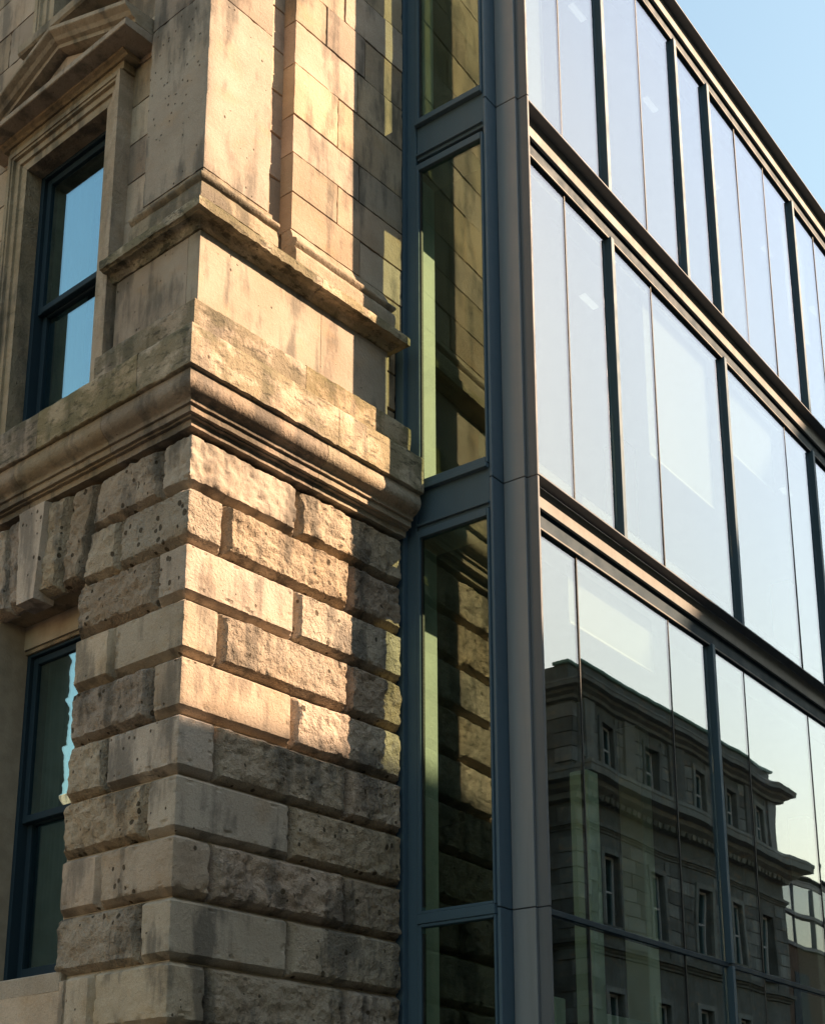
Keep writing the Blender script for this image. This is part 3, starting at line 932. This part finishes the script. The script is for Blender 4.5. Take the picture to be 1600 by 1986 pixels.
def wall_with_holes(name, parent, a0, a1, z0, z1, holes, face, plane, mat, thick=0.35):
    """holes: (a0,a1,z0,z1); wall body goes inwards from plane"""
    as_ = sorted({a0, a1, *[h[0] for h in holes], *[h[1] for h in holes]})
    zs = sorted({z0, z1, *[h[2] for h in holes], *[h[3] for h in holes]})
    lst = []
    for i in range(len(as_) - 1):
        run = None
        for j in range(len(zs) - 1):
            ca, cz_ = (as_[i] + as_[i + 1]) / 2, (zs[j] + zs[j + 1]) / 2
            solid = not any(h[0] < ca < h[1] and h[2] < cz_ < h[3] for h in holes)
            if solid:
                if run is None:
                    run = [zs[j], zs[j + 1]]
                else:
                    run[1] = zs[j + 1]
            if (not solid or j == len(zs) - 2) and run:
                lst.append((as_[i], as_[i + 1], run[0], run[1])); run = None
    out = []
    for (b0, b1, y0, y1) in lst:
        if face == '+y':
            out.append((b0, b1, plane - thick, plane, y0, y1))
        elif face == '+x':
            out.append((plane - thick, plane, b0, b1, y0, y1))
        else:
            out.append((plane, plane + thick, b0, b1, y0, y1))
    bm = bmesh.new()
    o = boxes(name, out, mat, parent)
    return o


def lring(name, parent, prof, gx0, gx1, gyf, depth, mat):
    """cornice round the front and both sides of a block facing +y: prof (o,z)"""
    pts = [((gx0, gyf - depth), (-1, 0)), ((gx0, gyf), (-1, 1)), ((gx1, gyf), (1, 1)), ((gx1, gyf - depth), (1, 0))]
    full = prof + [(-0.2, prof[-1][1]), (-0.2, prof[0][1])]
    V = []
    for (bx_, by_), (dx, dy) in pts:
        for (o, z) in full:
            V.append((bx_ + o * dx, by_ + o * dy, z))
    m = len(full)
    F = [(k * m + i, k * m + (i + 1) % m, (k + 1) * m + (i + 1) % m, (k + 1) * m + i) for k in range(3) for i in range(m)]
    F += [tuple(range(m)), tuple(3 * m + i for i in range(m - 1, -1, -1))]
    o = mk(name, V, F, mat, parent)
    bm = bmesh.new(); bm.from_mesh(o.data); bmesh.ops.recalc_face_normals(bm, faces=bm.faces[:]); bm.to_mesh(o.data); bm.free()
    return o


def classical(name, label, gx0, gx1, gyf, depth, top, floors, cxs, sxs, w, cornices, parapet=None, mat=None, roof=True):
    mat = mat or M['far']
    B = empty(name, label, "building", (0, 0, 0), DELTA)
    holes = [(c - w / 2, c + w / 2, a, b) for c in cxs for (a, b) in floors]
    sh = [(c - w / 2, c + w / 2, a, b) for c in sxs for (a, b) in floors]
    wall_with_holes("wall", B, gx0, gx1, 0, top, holes, '+y', gyf, mat)
    wall_with_holes("wall", B, gyf - depth, gyf - 0.352, 0, top, sh, '-x', gx0, mat)
    wall_with_holes("wall", B, gyf - depth, gyf - 0.352, 0, top, [], '+x', gx1, mat)
    box("wall", gx0 + 0.352, gx1 - 0.352, gyf - depth, gyf - depth + 0.35, 0, top, mat, B)
    boxes("room", [(gx0 + 0.6, gx1 - 0.6, gyf - 2.6, gyf - 2.4, 0, top - 0.1)] +
          [(gx0 + 0.36, gx1 - 0.36, gyf - depth + 0.4, gyf - 0.36, a - 0.7, a - 0.5) for a, b in floors], M['dark'], B)
    for c in cxs:
        for (a, b) in floors:
            far_window(B, c, a, b, w, '+y', gyf, mats=(mat, M['farframe'], M['winpane']))
    for c in sxs:
        for (a, b) in floors:
            far_window(B, c, a, b, w, '-x', gx0, mats=(mat, M['farframe'], M['winpane']))
    for (n, prof) in cornices:
        lring(n, B, prof, gx0, gx1, gyf, depth, mat)
    if roof:
        box("roof", gx0 + 0.36, gx1 - 0.36, gyf - depth + 0.36, gyf - 0.36, top - 0.5, top - 0.3, M['slate'], B)
    return B


def corn(z, h, o):
    return [(0.0, z), (o * 0.25, z + h * 0.05), (o * 0.30, z + h * 0.25), (o * 0.55, z + h * 0.38), (o * 0.62, z + h * 0.55),
            (o * 0.95, z + h * 0.58), (o * 0.97, z + h * 0.82), (o, z + h * 0.86), (o, z + h), (0.0, z + h * 1.12)]


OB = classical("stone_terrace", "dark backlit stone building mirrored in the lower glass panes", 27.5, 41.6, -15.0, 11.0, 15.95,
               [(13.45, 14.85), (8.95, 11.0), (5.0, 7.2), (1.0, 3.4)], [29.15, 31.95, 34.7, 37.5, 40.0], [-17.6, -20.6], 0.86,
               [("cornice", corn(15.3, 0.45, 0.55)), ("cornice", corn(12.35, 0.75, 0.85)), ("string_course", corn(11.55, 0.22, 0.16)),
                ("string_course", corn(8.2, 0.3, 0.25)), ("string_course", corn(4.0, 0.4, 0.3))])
boxes("parapet", [(27.62, 41.48, -15.45, -15.1, 15.951, 16.45), (27.62, 28.0, -25.9, -15.46, 15.951, 16.45), (41.1, 41.48, -25.9, -15.46, 15.951, 16.45)], M['far'], OB)
box("parapet_coping", 27.52, 41.58, -15.55, -15.02, 16.452, 16.56, M['copper'], OB, 0.02)
# dentils under the main cornice, quoins on the corner
gx = 27.7
while gx < 41.4:
    box("dentil", gx, gx + 0.16, -15.0 + 0.002, -14.72, 12.36, 12.53, M['far'], OB)
    gx += 0.34
zz = 0.2
q = 0
while zz < 15.0:
    a = 0.85 if q % 2 else 0.5
    if not (12.2 < zz + 0.2 < 13.3 or 11.4 < zz + 0.2 < 11.9):
        boxes("quoin", [(27.46, 27.46 + a, -15.0, -14.955, zz, zz + 0.40), (27.455, 27.5, -15.0 - (1.35 - a), -14.955, zz, zz + 0.40)], M['far'], OB)
    zz += 0.43
    q += 1
for c in (28.0, 30.5, 33.3, 36.1, 38.8, 41.1):
    box("pilaster_strip", c - 0.28, c + 0.28, -15.0 + 0.002, -14.90, 13.12, 15.28, M['far'], OB)
# coursed ashlar on the front of the mirrored building: each stone a part
share = {}
fronts = [(c - 0.43 - 0.17, c + 0.43 + 0.17, a - 0.15, b + 0.17) for c in (29.15, 31.95, 34.7, 37.5, 40.0) for a, b in ((13.45, 14.85), (8.95, 11.0))]
row = 0
for (zs, ze, nrow) in ((8.56, 11.5, 7), (13.22, 15.26, 5)):
    hh = (ze - zs) / nrow
    for r_ in range(nrow):
        z0, z1 = zs + r_ * hh, zs + (r_ + 1) * hh
        cuts = [28.36]
        while cuts[-1] < 41.5:
            cuts.append(cuts[-1] + random.choice((0.7, 0.95, 1.2)))
        cuts[-1] = 41.58
        pieces = []
        for a, b in zip(cuts[:-1], cuts[1:]):
            segs_ = [(a, b)]
            for (h0, h1, v0, v1) in fronts:
                if z1 > v0 + 0.05 and z0 < v1 - 0.05:
                    segs_ = [q_ for (p0_, p1_) in segs_ for q_ in ((p0_, min(p1_, h0)), (max(p0_, h1), p1_)) if q_[1] - q_[0] > 0.12]
            pieces += segs_
        for a, b in pieces:
            key = (round(b - a, 2), round(hh, 3))
            if key not in share:
                ob = box("stone_block", -key[0] / 2 + 0.012, key[0] / 2 - 0.012, 0.0, 0.03, 0.012, hh - 0.012, M['far'], OB, 0.008)
                share[key] = ob.data
            else:
                ob = bpy.data.objects.new("stone_block", share[key]); COL.objects.link(ob); ob.parent = OB
            ob.location = ((a + b) / 2, -15.0 + 0.001 + random.uniform(-0.004, 0.004), z0)
# chimneys behind the parapet
for c in (33.0, 39.4):
    box("chimney", c, c + 1.1, -19.5, -18.6, 15.4, 17.1, M['far'], OB, 0.02)

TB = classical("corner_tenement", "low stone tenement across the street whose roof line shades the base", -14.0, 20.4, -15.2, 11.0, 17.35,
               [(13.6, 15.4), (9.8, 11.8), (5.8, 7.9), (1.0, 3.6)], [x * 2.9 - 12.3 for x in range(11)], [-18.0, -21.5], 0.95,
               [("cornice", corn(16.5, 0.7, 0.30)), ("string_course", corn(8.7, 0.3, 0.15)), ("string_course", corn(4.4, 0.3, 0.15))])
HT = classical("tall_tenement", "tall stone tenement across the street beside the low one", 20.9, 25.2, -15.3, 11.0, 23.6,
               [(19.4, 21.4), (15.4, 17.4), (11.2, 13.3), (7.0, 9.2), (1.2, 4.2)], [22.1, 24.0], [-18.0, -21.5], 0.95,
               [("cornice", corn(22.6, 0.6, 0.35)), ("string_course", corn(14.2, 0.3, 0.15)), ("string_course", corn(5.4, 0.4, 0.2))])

# building across the side street, sunlit, glimpsed in the lower left window
WB = empty("sunlit_terrace", "sunlit stone terrace glimpsed in the lower left window", "building")
wy = [14.0 + 2.7 * i for i in range(9)]
wall_with_holes("wall", WB, 12.0, 38.0, 0, 13.4, [(y - 0.5, y + 0.5, a, b) for y in wy for a, b in ((1, 3.4), (5.2, 7.4), (9.2, 11.2))], '+x', -20.0, M['ashlar'])
box("wall", -30, -20.352, 12.0, 12.35, 0, 13.4, M['ashlar'], WB)
boxes("room", [(-22.6, -22.4, 12.4, 37.9, 0, 13.3)], M['dark'], WB)
for y in wy:
    for a, b in ((1, 3.4), (5.2, 7.4), (9.2, 11.2)):
        far_window(WB, y, a, b, 1.0, '+x', -20.0, mats=(M['smooth'], M['sash'], M['winpane']))
box("cornice", -20.35, -19.55, 11.8, 38.0, 13.402, 13.9, M['ashlar'], WB, 0.04)
box("roof", -30, -20.3, 12.0, 38.0, 13.902, 14.1, M['slate'], WB)

# far glass office at the end of the street, mirrored at the right edge
MO = empty("far_office", "pale blue glass office far down the street mirrored at the right edge", "building", (0, 0, 0), DELTA)
box("podium", 46, 66, -30, -17, 0, 11.2, M['brownstone'], MO)
boxes("core", [(47, 65, -29, -17.6, 11.2, 13.7)], M['dark'], MO)
for f in range(2):
    z = 11.21 + f * 1.28
    box("floor_band", 45.8, 66, -30, -16.9, z, z + 0.14, M['grey'], MO)
    for i in range(12):
        gx = 46.0 + i * 1.66
        box("pane", gx + 0.03, gx + 1.60, -17.06, -17.02, z + 0.142, z + 1.278, M['blueglass'], MO)
        box("mullion", gx - 0.03, gx + 0.03, -17.08, -16.95, z + 0.142, z + 1.278, M['grey'], MO)
    for i in range(6):
        gy = -29 + i * 2.0
        box("pane", 46.0, 46.04, gy + 0.03, gy + 1.95, z + 0.142, z + 1.278, M['blueglass'], MO)
for c in range(6):
    box("podium_window", 47.2 + c * 3.0, 48.6 + c * 3.0, -17.0 + 0.002, -16.97, 8.2, 10.2, M['sash'], MO)
box("roof", 46, 66, -30, -17.0, 13.80, 13.95, M['silver'], MO)
for f in range(3):
    box("louvre", 47, 65, -28 + f * 0.3, -17.6 + f * 0.02, 14.10 + f * 0.22, 14.15 + f * 0.22, M['silver'], MO)
